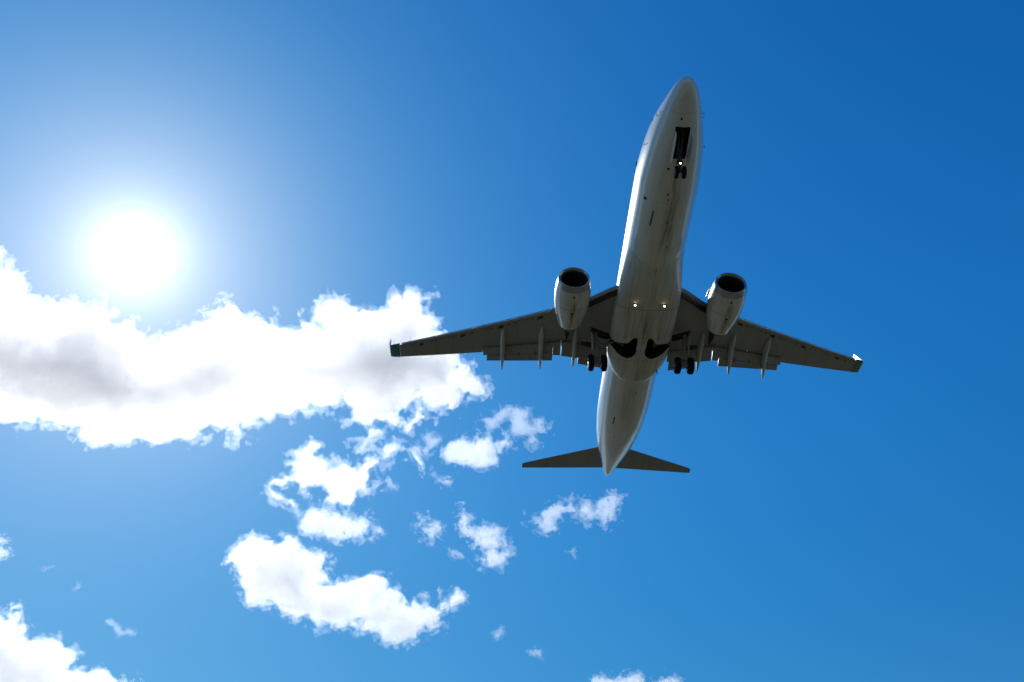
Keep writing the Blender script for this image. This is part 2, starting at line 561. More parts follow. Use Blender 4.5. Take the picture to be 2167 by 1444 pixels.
def build_wing(s):
    rings = []
    for y in [1.0, 1.6, 2.2, 3.0, 3.67, 4.6, 5.4, 5.95, 6.05, 7, 8, 9, 10, 10.52]:
        off = 0.0 if y < 6 else .17
        l_, t_ = le_(y), te_(y)
        z = zmid(y, t_ - l_)
        l_ += .75 * (z - wz_(y))
        rings.append(section(l_ + off, t_, y, z, tc_f(y), s, (cv_(y) - l_ - off) / (t_ - l_ - off)))
    for y in [10.56, 11.5, 12.5, 13.5, 14.5, 15.5, 16.6]:
        l_, t_ = le_(y), te_(y)
        z = zmid(y, t_ - l_)
        l_ += .75 * (z - wz_(y))
        rings.append(section(l_ + .17, t_, y, z, tc_f(y), s))
    cut = [wings_cut[s]]
    w = Geo().loft(rings).build("wing", [M_WING, M_DARK], jet, sharp=40, cut=cut)
    # winglet: teal curved root and tall white blade
    g = Geo()
    rr = []
    for l_, t_, y, z, ph in [(23.17, 24.62, 16.62, 1.62, 0.0), (23.30, 24.70, 16.9, 1.66, .12), (23.48, 24.78, 17.18, 1.73, .45), (23.68, 24.85, 17.38, 1.86, .85)]:
        rr.append(section(l_, t_, y, z, .095, s, phi=ph))
    g.loft(rr, caps=(True, False), mi=1)
    r2 = [rr[-1]]
    for l_, t_, y, z, ph in [(23.86, 24.93, 17.46, 2.08, 1.15), (24.12, 25.10, 17.52, 2.45, 1.30), (24.50, 25.30, 17.56, 3.0, 1.40), (24.86, 25.42, 17.60, 3.55, 1.42), (25.08, 25.45, 17.62, 3.85, 1.42)]:
        r2.append(section(l_, t_, y, z, .08, s, phi=ph))
    g.loft(r2, caps=(False, True), mi=0)
    wl_ = g.build("winglet", [M_WHITE, M_TEAL], w, sharp=40)
    wl_['label'] = "upturned wingtip, teal at its root and white above"
    # slats, drooped in front of the leading edge, in four lengths
    for y0, y1 in ((6.08, 8.59), (8.605, 11.23), (11.245, 13.88), (13.895, 16.45)):
        rings = []
        for y in np.linspace(y0, y1, 6):
            k = float(np.interp(y, [6, 16.5], [1.15, .62]))
            z0 = zmid(y, te_(y) - le_(y))
            l_ = le_(y) + .75 * (z0 - wz_(y))
            rings.append([P(l_ + dx * k, s * y, z0 - .06 * k + dz * k) for dx, dz in
                          ((.17, -.10), (.06, -.085), (.005, -.03), (.0, .02), (.05, .11), (.2, .2), (.46, .26), (.24, .17), (.12, .06), (.10, -.03))])
        Geo().loft(rings).build("slat", M_METAL, w, sharp=60)
    # raised dark pads along the leading edge, painting the shade in slat track openings
    for y, ln in ((6.66, .34), (7.2, .12), (8.3, .10), (8.75, .12), (9.28, .36), (9.95, .1), (10.3, .1), (11.3, .12), (11.93, .34), (12.6, .1), (12.95, .1), (13.9, .12), (14.2, .12), (14.95, .3), (15.7, .12)):
        l_, t_ = le_(y), te_(y)
        z0 = zmid(y, t_ - l_)
        l_ += .75 * (z0 - wz_(y)) + .17
        c = t_ - l_
        pts = []
        for dx, dy in ((.30, -.5), (.30, .5), (.30 + .55 * ln, .62), (.30 + .55 * ln, -.38)):
            x = dx / c
            yy = y + dy * ln
            pts.append((dx, yy, z0 + .15 * (yy - y) + c * (-naca(x, tc_f(y)) * .42 + .012 * 4 * x * (1 - x) * .4) - .004))
        gg = Geo()
        top = [P(l_ + dx + .573 * (yy - y), s * yy, z + .03) for dx, yy, z in pts]
        bot = [P(l_ + dx + .573 * (yy - y), s * yy, z - .012) for dx, yy, z in pts]
        gg.loft([top, bot])
        gg.build("slat_track_shade", M_DARK, w)
    # krueger flap folded out ahead of the inner leading edge, solid black strip behind it paints the hollow's shade
    kz = lambda y: zmid(y, te_(y) - le_(y))
    def kpt(y, da, dz):
        z = kz(y)
        return P(le_(y) + .75 * (z - wz_(y)) + da, s * y, z + dz)
    rings = []
    for y in np.linspace(2.02, 4.0, 6):
        rings.append([kpt(y, -.02, -.02), kpt(y, -.10, -.14), kpt(y, -.09, -.20), kpt(y, -.02, -.22), kpt(y, .28, -.30), kpt(y, .28, -.27), kpt(y, .03, -.12)])
    Geo().loft(rings).build("leading_edge_flap", M_METAL, w, sharp=50)
    rings = []
    for y in np.linspace(1.98, 4.05, 6):
        rings.append([kpt(y, .08, -.12), kpt(y, .12, -.28), kpt(y, .5, -.44), kpt(y, .55, -.38)])
    Geo().loft(rings).build("leading_edge_shade_strip", M_BLACK, w, sharp=50)
    # flaps: main and aft panels, deflected
    def flap(name, y0, y1, f0, f1, mat=M_FLAP):
        """f(y) -> (a, dz below the underside) for the leading and trailing edge of the panel"""
        rings = []
        for y in np.linspace(y0, y1, 7):
            (a0, d0), (a1, d1) = f0(y), f1(y)
            p0, p1 = np.array([a0, wz_(y) - d0]), np.array([a1, wz_(y) - d1])
            dv = p1 - p0
            L = np.linalg.norm(dv)
            nv = np.array([-dv[1], dv[0]]) / L
            if nv[1] < 0:
                nv = -nv
            ring = []
            xs = [0.5 - 0.5 * math.cos(math.pi * i / 10) for i in range(11)]
            for x in reversed(xs):
                q = p0 + dv * x + nv * (L * naca(x, .17) * 1.1 + .006)
                ring.append(P(q[0], s * y, q[1]))
            for x in xs[1:]:
                q = p0 + dv * x - nv * (L * naca(x, .17) * .35 + .006)
                ring.append(P(q[0], s * y, q[1]))
            rings.append(ring)
        return Geo().loft(rings).build(name, mat, w, sharp=40)
    slot = lambda y: float(np.interp(y, [2, 4.0, 5.75, 10.25], [20.72, 20.66, 20.70, 22.08]))
    aft = lambda y: float(np.interp(y, [2, 4.0, 5.7, 10.25], [21.38, 21.28, 21.38, 22.52]))
    gate = lambda y: float(np.interp(y, [2, 4.0, 5.2, 5.75], [20.95, 20.90, 20.90, 20.98]))
    flap("main_flap", 2.06, 5.14, lambda y: (cv_(y) + .10, .03), lambda y: (gate(y) if y > 4.05 else slot(y) + .06, .48 if y > 4.05 else .36))
    flap("main_flap", 5.21, 5.70, lambda y: (cv_(y) + .10, .03), lambda y: (gate(y), .46))
    flap("main_flap", 5.705, 10.5, lambda y: (cv_(y) + .10, .03), lambda y: (float(np.interp(y, [10.2, 10.5], [slot(y) + .06, 22.30])), .36))
    flap("aft_flap", 2.2, 3.98, lambda y: (slot(y) + .02, .40), lambda y: (aft(y), .62))
    flap("aft_flap", 5.72, 10.24, lambda y: (slot(y) + .02, .40), lambda y: (aft(y), .60))
    # spoiler panels and cove wall: the wing's upper skin runs on over the flap noses
    for y0, y1 in ((2.06, 5.168), (5.174, 7.817), (7.823, 10.54)):
        rings = []
        for y in np.linspace(y0, y1, 5):
            l_, t_ = le_(y), te_(y)
            c = t_ - l_
            z0 = zmid(y, c)
            zu = lambda a: z0 + c * (naca((a - l_) / c, tc_f(y)) * .58 + .012 * 4 * ((a - l_) / c) * (1 - (a - l_) / c))
            a0, a1 = cv_(y) - .15, min(cv_(y) + .62, t_ - .05)
            zl = wz_(y) + .10
            rings.append([P(a0, s * y, zu(a0) - .02), P(a1, s * y, zu(a1) - .03), P(a1, s * y, zu(a1) - .055), P(a0 + .12, s * y, zl + .02), P(a0, s * y, zl)])
        Geo().loft(rings).build("spoiler", M_FLAP, w, sharp=30)
    # silver drive shaft lying in the open cove, with couplings
    tb = Geo()
    ys = [2.05, 5.11, 7.4, 10.2]
    for y0, y1 in zip(ys, ys[1:]):
        tb.tube(P(cv_(y0) + .05, s * y0, wz_(y0) - .03), P(cv_(y1) + .05, s * y1, wz_(y1) - .03), .028)
    for y in (2.6, 5.1, 6.0, 7.1, 7.9, 8.6):
        tb.tube(P(cv_(y) - .03, s * y, wz_(y) - .05), P(cv_(y) + .15, s * y, wz_(y) - .05), .035)
    tb.build("drive_shaft", M_STEEL, w)
    rod = Geo()
    rod.tube(P(slot(6.0) + .07, s * 6.0, wz_(6.0) - .42), P(slot(10.1) + .07, s * 10.1, wz_(10.1) - .42), .03)
    for y in (6.9, 8.0, 9.4):
        rod.tube(P(slot(y) - .04, s * y, wz_(y) - .40), P(slot(y) + .2, s * y, wz_(y) - .47), .04)
    rod.build("flap_rod", M_STEEL, w)
    # canoe shaped flap track fairings
    for y, a0, a1, z1, hw in ((9.15, 19.62, 22.74, -1.10, .19), (6.52, 18.84, 22.03, -1.49, .20), (4.28, 18.36, 21.72, -1.55, .19)):
        rings = []
        zt0 = wz_(y)
        for t in np.linspace(0, 1, 22):
            a = a0 + (a1 - a0) * t
            k = math.sin(math.pi * min(1, t ** .8 * 1.0)) ** .62 if 0 < t < 1 else 0.0
            k = max(k, .012)
            drop = zt0 + .06 + (z1 - zt0 - .06) * max(0, (t - .42) / .58) ** 1.15
            ring = []
            for th in np.linspace(0, 2 * math.pi, 18, endpoint=False):
                c_, s_ = math.cos(th), math.sin(th)
                ring.append(P(a, s * y + hw * k * c_, drop + (.20 * k * s_ if s_ > 0 else .44 * k * s_)))
            rings.append(ring)
        Geo().loft(rings).build("flap_track_fairing", M_FAIR, w, sharp=60)
    # static wicks at the trailing edge
    for y in (12.6, 14.3, 16.75):
        z = zmid(y, te_(y) - le_(y))
        Geo().tube(P(te_(y) - .02, s * y, z), P(te_(y) + .22, s * y, z - .01), .010, n=6).build("static_wick", M_STEEL, w)
    # navigation light at the tip
    Geo().spin(P(23.52, s * 17.05, 1.70), (1, s * .5, 0), [(-.14, .05), (0, .07), (.1, .05), (.13, .012)], 14).build("navigation_light", M_GLASS, w)
    return w


wings_cut = {}
for s in (-1, 1):
    wings_cut[s] = Geo().prism([(18.22, s * 3.32), (18.70, s * 1.85), (19.30, s * 1.85), (19.2, s * 2.6), (18.95, s * 3.05), (18.86, s * 3.32)], -2.2, -.92).build("leg_bay_cutter", M_DARK, None)
wings = {s: build_wing(s) for s in (-1, 1)}

# ---- engines
NAC = [(13.24, .885), (13.205, .915), (13.22, .95), (13.30, .99), (13.44, 1.03), (13.62, 1.065), (13.9, 1.10), (14.3, 1.13), (14.75, 1.14), (15.2, 1.12), (15.7, 1.06), (16.2, .97), (16.7, .85), (17.1, .745)]


def build_engine(s):
    cx = Vector(P(0, s * 4.86, -1.64))
    ax = Vector((-1, 0, 0))

    def ring(a, r, n=56, squash=1.0):
        out = []
        for t in np.linspace(0, 2 * math.pi, n, endpoint=False):
            z = r * math.sin(t)
            if z < 0:
                z *= squash
            out.append((cx.x - a, cx.y + r * math.cos(t), cx.z + z))
        return out
    sq = lambda a: float(np.interp(a, [13.2, 14.6, 15.6, 17.1], [.965, .96, .98, 1.0]))
    g = Geo()
    outer = [ring(a, r, squash=sq(a)) for a, r in NAC if a >= 13.6]
    g.loft(outer + [ring(17.09, .725), ring(16.5, .72)], caps=(False, False))
    e = g.build("engine", M_NAC, jet, sharp=50)
    lip = Geo()
    lip.loft([ring(a, r, squash=sq(a)) for a, r in reversed([q for q in NAC if q[0] <= 13.63])] + [ring(a, r, squash=.97) for a, r in ((13.26, .85), (13.34, .815), (13.46, .79))], caps=(False, False))
    lip.build("inlet_lip", plain("lip_metal", (0.40, 0.43, 0.46), 0.30, 0.9), e, sharp=60)
    duct = Geo()
    duct.loft([ring(13.46, .79, squash=.97), ring(13.8, .775, squash=.985), ring(14.35, .78)], caps=(False, False))
    duct.build("inlet_duct", M_DARK, e)
    fan = Geo()
    fan.spin(cx + Vector((-14.42, 0, 0)), (1, 0, 0), [(-.05, .775), (0, .775)], 40)
    for k in range(24):
        t0 = k * 2 * math.pi / 24
        p = lambda r, dt, dx: (cx.x - 14.36 + dx, cx.y + r * math.cos(t0 + dt), cx.z + r * math.sin(t0 + dt))
        fan.add([p(.2, 0, .05), p(.2, .16, -.02), p(.77, .26, -.02), p(.77, .05, .07)], [(0, 1, 2, 3)])
    fan.build("fan", M_BLACK, e)
    Geo().spin(cx + Vector((-14.36, 0, 0)), (1, 0, 0), [(0, .22), (.1, .2), (.22, .14), (.32, .07), (.36, .01)], 24).build("spinner", plain("spinner_grey", (.08, .08, .085), .4), e)
    core = Geo().spin(cx + Vector((-16.3, 0, 0)), (-1, 0, 0), [(0, .55), (.7, .52), (1.25, .42), (1.26, .38), (.9, .36)], 36, caps=(True, False))
    core.build("core_nozzle", M_STEEL, e)
    Geo().spin(cx + Vector((-17.2, 0, 0)), (-1, 0, 0), [(0, .3), (.3, .26), (.7, .1), (.85, .02)], 24).build("exhaust_cone", M_STEEL, e)
    # pylon
    rings = []
    for a0, a1, z, hw in ((14.3, 17.6, -.75, .17), (14.9, 18.9, -.5, .19), (15.8, 19.3, -.25, .17)):
        rings.append([P(a0 + (a1 - a0) * x, s * 4.86 + hw * q * sg, z + (.0 if x < .75 else -.35 * (x - .75) / .25 * 0)) for x, q, sg in
                      ((0, .05, 1), (.08, .6, 1), (.3, 1, 1), (.7, .8, 1), (1, .05, 1), (.7, .8, -1), (.3, 1, -1), (.08, .6, -1))])
    Geo().loft(rings).build("pylon", M_DARK if False else M_FLAP, e, sharp=40)
    # tail end of the pylon fairing under the wing
    rings = []
    for a, hw, z0 in ((17.0, .16, -1.0), (18.0, .18, -1.05), (19.0, .15, -.98), (19.75, .02, -.8)):
        rings.append([P(a, s * 4.86 - hw, -.62), P(a, s * 4.86 + hw, -.62), P(a, s * 4.86 + hw * .7, z0), P(a, s * 4.86 - hw * .7, z0)])
    Geo().loft(rings).build("pylon_fairing", M_DARK, e, sharp=40)
    # strake on the inboard side of the cowl
    st = Geo()
    ang = math.radians(38)
    yy = s * 4.86 - s * math.cos(ang)
    base = lambda a, r: (cx.x - a, cx.y - s * r * math.cos(ang), cx.z + r * math.sin(ang))
    st.add([base(14.0, 1.08), base(15.3, 1.09), base(15.2, 1.36), base(14.75, 1.34)] + [(x, y, z + .02) for x, y, z in (base(14.0, 1.08), base(15.3, 1.09), base(15.2, 1.36), base(14.75, 1.34))],
           [(0, 1, 2, 3), (7, 6, 5, 4), (0, 1, 5, 4), (1, 2, 6, 5), (2, 3, 7, 6), (3, 0, 4, 7)])
    st.build("strake", M_NAC, e)
    # drains, latches and vents down the keel of the cowl
    rad = pchip([q[0] for q in NAC if q[0] > 13.21], [q[1] for q in NAC if q[0] > 13.21])
    for a, th, la, lw in ((13.92, 0, .10, .05), (15.35, 0, .09, .085), (15.62, 0, .05, .075), (15.9, 0, .04, .05), (16.15, 0, .04, .05), (16.4, 0, .04, .05), (16.75, 0, .05, .06), (14.55, .55, .05, .05), (14.6, -.5, .05, .06), (14.62, -.38, .03, .04)):
        t = -math.pi / 2 + th
        r = rad(a) * (sq(a) if True else 1) + .006
        n_ = Vector((0, math.cos(t), math.sin(t)))
        c0 = Vector((cx.x - a, cx.y, cx.z)) + n_ * r
        u_, v_ = Vector((1, 0, 0)) + n_ * 0, Vector((0, -math.sin(t), math.cos(t)))
        sl = (rad(a + .05) * sq(a + .05) - rad(a - .05) * sq(a - .05)) / .1
        u_ = (Vector((-1, 0, 0)) + n_ * sl).normalized()
        q = [c0 + u_ * la * i + v_ * lw * j for i, j in ((-1, -1), (-1, 1), (1, .8), (1, -.8))]
        Geo().loft([q, [p - n_ * .02 for p in q]]).build("cowl_vent", M_DARK, e)
    return e


for s in (-1, 1):
    build_engine(s)

# ---- tailplane and fin
for s in (-1, 1):
    rings = []
    for y in (0.25, .8, 2, 3.5, 5, 6.4, 6.95, 7.16):
        l_ = float(np.interp(y, [0, 7.1, 7.16], [33.55, 37.78, 37.9]))
        t_ = float(np.interp(y, [0, 7.16], [36.85, 38.47]))
        rings.append(section(l_, t_, y, 1.09 + (y - .5) * .12, .09 if y < 7.1 else .05, s, camber=0, low=.5))
    st_ = Geo().loft(rings).build("tailplane", M_WING, jet, sharp=40)
    for y in (4.2, 5.4, 6.7):
        z = 1.09 + (y - .5) * .12
        t_ = float(np.interp(y, [0, 7.16], [36.85, 38.47]))
        Geo().tube(P(t_ - .02, s * y, z), P(t_ + .16, s * y, z), .009, n=6).build("static_wick", M_STEEL, st_)
rings = []
for z, l_, t_ in ((1.2, 30.6, 37.3), (2.0, 31.8, 37.5), (3.0, 33.6, 37.9), (5.0, 35.1, 38.6), (7.0, 36.6, 39.2), (7.9, 37.3, 39.45)):
    c = t_ - l_
    xs = [0.5 - 0.5 * math.cos(math.pi * i / 14) for i in range(15)]
    rings.append([P(l_ + x * c, c * naca(x, .09) + .004, z) for x in reversed(xs)] + [P(l_ + x * c, -c * naca(x, .09) - .004, z) for x in xs[1:]])
Geo().loft(rings).build("fin", M_WHITE, jet, sharp=40)
Geo().spin(P(37.9, 0, 1.14), (-1, 0, .1), [(-.03, .13), (.06, .12), (.06, .09), (0, .085)], 20).build("exhaust_outlet", M_STEEL, jet)


# ---- wheels and legs
def wheel(parent, c, r, w, s=1):
    prof = [(-.5 * w, r * .55), (-.49 * w, r * .72), (-.40 * w, r * .92), (-.22 * w, r * .99), (0, r), (.22 * w, r * .99), (.40 * w, r * .92), (.49 * w, r * .72), (.5 * w, r * .55)]
    t = Geo().spin(c, (0, 1, 0), prof, 44)
    for q in (-1, 1):
        t.spin(c, (0, q, 0), [(.40 * w, r * .54), (.505 * w, r * .56), (.515 * w, r * .5), (.44 * w, r * .42), (.43 * w, r * .2), (.53 * w, r * .16), (.54 * w, .01)], 28, mi=1)
    return t.build("wheel", [M_TYRE, M_HUB], parent, sharp=40)


# nose gear
ng = Geo()
ng.tube(P(3.55, 0, -1.2), P(4.10, 0, -3.0), .085)
ng.tube(P(3.62, 0, -1.35), P(3.93, 0, -2.42), .12)
ng.tube(P(4.12, -.30, -3.04), P(4.12, .30, -3.04), .06)
ng.tube(P(2.7, -.12, -1.3), P(3.86, -.06, -2.2), .04)
ng.tube(P(2.7, .12, -1.3), P(3.86, .06, -2.2), .04)
ng.tube(P(4.05, 0, -2.35), P(4.35, 0, -2.62), .03)
ng.tube(P(4.35, 0, -2.62), P(4.16, 0, -2.95), .03)
ng.box(P(4.02, -.16, -2.5), P(3.86, .16, -2.36))
ngo = ng.build("nose_gear", plain("shaded_gear_steel", (0.05, 0.05, 0.052), 0.5), jet)  # darker than the other gear steel: the bay's shade put into the colour
for s in (-1, 1):
    wheel(ngo, P(4.15, s * .205, -3.04), .345, .20)
hs_ = Geo().spin(P(3.86, 0, -2.66), (1, 0, -.25), [(-.12, .05), (0, .095), (.03, .1)], 20, caps=(True, False))
hs_.build("lamp_housing", M_STEEL, ngo)
Geo().spin(P(3.835, 0, -2.66), (1, 0, -.25), [(0, .055), (.012, .045)], 18).build("taxi_light", M_LAMP, ngo)
for s in (-1, 1):
    d = Geo()
    r0 = [P(a, s * .41, -1.97) for a in (2.3, 2.8, 3.4, 4.02)]
    lo_ = [P(2.34, s * .425, -2.42), P(2.8, s * .44, -2.60), P(3.4, s * .45, -2.66), P(4.04, s * .43, -2.58)]
    rings = []
    for top, bot in zip(r0, lo_):
        rings.append([top, bot, (bot[0], bot[1] + s * .03, bot[2]), (top[0], top[1] + s * .03, top[2])])
    d.loft(rings)
    d.build("nose_gear_door", [M_WHITE], jet, sharp=30)

# main gear
for s in (-1, 1):
    g = Geo()
    top, ax_ = Vector(P(18.62, s * 2.98, -1.05)), Vector(P(19.52, s * 2.86, -2.97))
    mid = top.lerp(ax_, .62)
    g.tube(top, mid, .15, .14)
    g.tube(mid, ax_, .10)
    g.tube(ax_ + Vector((0, -.62, 0)), ax_ + Vector((0, .62, 0)), .075)
    g.tube(P(18.9, s * 1.8, -1.6), top.lerp(ax_, .42), .07)
    g.tube(P(18.55, s * 1.7, -1.5), P(18.75, s * 2.4, -1.72), .06)
    g.tube(P(19.3, s * 3.3, -1.35), top.lerp(ax_, .5), .06)
    g.tube(top.lerp(ax_, .55) + Vector((-.12, 0, 0)), top.lerp(ax_, .76) + Vector((-.34, 0, 0)), .04)
    g.tube(top.lerp(ax_, .76) + Vector((-.34, 0, 0)), ax_ + Vector((-.06, 0, .1)), .04)
    g.box(P(19.35, s * 2.72, -2.72), P(19.18, s * 3.0, -2.5))
    go = g.build("main_gear", M_GREYG, jet)
    for dy in (-.43, .43):
        wheel(go, (ax_.x, ax_.y + dy, ax_.z), .565, .40)
    # curved leg door carried on the leg
    rings = []
    for t in np.linspace(.02, .62, 6):
        c = top.lerp(ax_, t) + Vector((0, s * .24, 0))
        h = .18 + .10 * math.sin(t * 4)
        rings.append([c + Vector((h, 0, 0)), c + Vector((0, s * .07, 0)), c + Vector((-h, 0, 0)), c + Vector((-h, s * .025, 0)), c + Vector((0, s * .10, 0)), c + Vector((h, s * .025, 0))])
    Geo().loft(rings).build("leg_door", M_FAIR, go, sharp=50)
    # short outer door carried behind the leg, seen edge on
    Geo().loft([[P(a, s * y, z) for a, y, z in ((19.28, 2.98, -1.62), (19.50, 3.06, -1.66), (19.54, 3.06, -1.56), (19.32, 2.98, -1.52))],
                [P(a, s * y, z) for a, y, z in ((19.08, 3.45, -1.56), (19.42, 3.55, -1.62), (19.46, 3.55, -1.52), (19.12, 3.45, -1.46))],
                [P(a, s * y, z) for a, y, z in ((19.18, 3.88, -1.44), (19.36, 3.94, -1.50), (19.40, 3.94, -1.42), (19.22, 3.88, -1.36))]]).build("gear_door", M_DARK, go, sharp=50)

# ---- landing lights hinged down from the fairing
for s in (-1, 1):
    c = Vector(P(14.88, s * .92, -2.20))
    ll = Geo().spin(c, (1, 0, -.22), [(-.16, .05), (-.06, .1), (0, .125), (.02, .125)], 22, caps=(True, False))
    ll.tube(P(14.98, s * .92, -2.05), P(14.98, s * .92, -2.18), .04)
    lo_ = ll.build("landing_light", M_STEEL, jet)
    Geo().spin(c, (1, 0, -.22), [(0, .066), (.015, .05)], 20).build("lens", M_LAMP, lo_)

# ---- small fittings on the skin
def fb(a):
    return f_b(math.sqrt(a))


def patch(name, a, y, la, lw, mat, skew=0.0):
    """flat fitting standing 4 mm proud of the belly"""
    def zz(a_, y_):
        t = math.sqrt(a_)
        zc = max(f_c(t), f_b(t) + .3 * (f_t(t) - f_b(t)))
        q = min(1, abs(y_) / f_w(t)) ** 2.12
        return zc - (zc - f_b(t)) * (1 - q) ** (1 / 2.12)
    q = [(a - la, y - lw + skew), (a - la, y + lw + skew), (a + la, y + lw - skew), (a + la, y - lw - skew)]
    return Geo().loft([[P(i, j, zz(i, j) - .006) for i, j in q], [P(i, j, zz(i, j) + .03) for i, j in q]]).build(name, mat, jet)


patch("drain_slot", 8.24, -.82, .56, .045, M_STEEL, .02)
patch("drain_slot", 27.05, -.84, .46, .05, M_STEEL)
patch("outflow_valve", 30.0, -1.0, .07, .26, M_DARK, .0)
for a, y, k in ((7.1, -1.33, .09), (1.83, -.15, .06), (6.4, -.2, .06), (6.75, -.12, .05), (8.4, .1, .05), (29.3, -.55, .05), (28.9, .6, .04), (23.6, .3, .05), (10.2, .35, .05), (4.75, -.42, .07)):
    patch("drain_port", a, y, k, k * .8, M_DARK)


def blade(name, a, y, z, h, L, mat=M_WHITE, dy=0):
    return Geo().loft([[P(a + L * x, y + .02 * q, z) for x, q in ((0, 0), (.4, 1), (1, 0), (.4, -1))],
                       [P(a + L * (.35 + .5 * x), y + dy + .012 * q, z - h) for x, q in ((0, 0), (.4, 1), (1, 0), (.4, -1))]]).build(name, mat, jet)


blade("antenna", 9.6, .25, -2.02, .30, .40)
blade("antenna", 23.2, 0, -2.02, .34, .42)
blade("antenna", 21.15, 1.46, -1.84, .32, .36, M_DARK)
for s in (-1, 1):
    for a, z in ((2.05, -.62), (2.45, -.38)):
        y = s * f_w(math.sqrt(a)) * .97
        pr = Geo()
        pr.tube(P(a, y, z), P(a - .03, y + s * .08, z), .016, .014, n=8)
        pr.tube(P(a, y + s * .08, z), P(a - .17, y + s * .09, z), .014, .006, n=8)
        pr.build("pitot_probe", M_DARK, jet)
    y = s * f_w(math.sqrt(4.3)) * .985
    vn = Geo()
    vn.tube(P(4.3, y, -.3), P(4.3, y + s * .10, -.3), .015, n=8)
    vn.box(P(4.38, y + s * .08, -.31), P(4.24, y + s * .10, -.29))
    vn.build("angle_vane", M_DARK, jet)
rg = Geo()
rg.spin(P(2.5, -1.53, -.66), (.25, -1, -.3), [(0, .10), (.012, .10), (.012, .075), (0, .075)], 20, caps=(False, False))
rg.build("static_port_ring", M_RED, jet)

# ---- flight deck and cabin windows
for s in (-1, 1):
    for (a0, a1, zb, zt) in ((1.62, 2.02, .42, .98), (2.08, 2.75, .48, 1.12), (2.82, 3.35, .58, 1.12)):
        pts = []
        for a, z in ((a0, zb), (a1, zb), (a1 + .12, zt), (a0 + .35, zt)):
            t = math.sqrt(a)
            w_, zt_, zc_ = f_w(t), f_t(t), f_c(t)
            zz = min(z, zt_ - .06)
            q = min(1, max(0, (zz - zc_) / (zt_ - zc_)))
            pts.append(P(a, s * (w_ * math.sqrt(1 - q * q) + .012), zz))
        Geo().loft([pts, [(x, y - s * .08, z) for x, y, z in pts]]).build("cockpit_window", M_GLASS, jet)
for s in (-1, 1):
    for k in range(37):
        a = 6.2 + k * .508
        if 15.2 < a < 15.6:
            continue
        pts = [P(a + .115 * math.cos(t) * 1.0, s * (1.88 * math.sqrt(1 - ((.52 + .17 * math.sin(t)) / 1.95) ** 2) + .004), .52 + .17 * math.sin(t)) for t in np.linspace(0, 2 * math.pi, 12, endpoint=False)]
        Geo().loft([pts, [(x, y - s * .12, z) for x, y, z in pts]]).build("cabin_window", M_GLASS, jet)

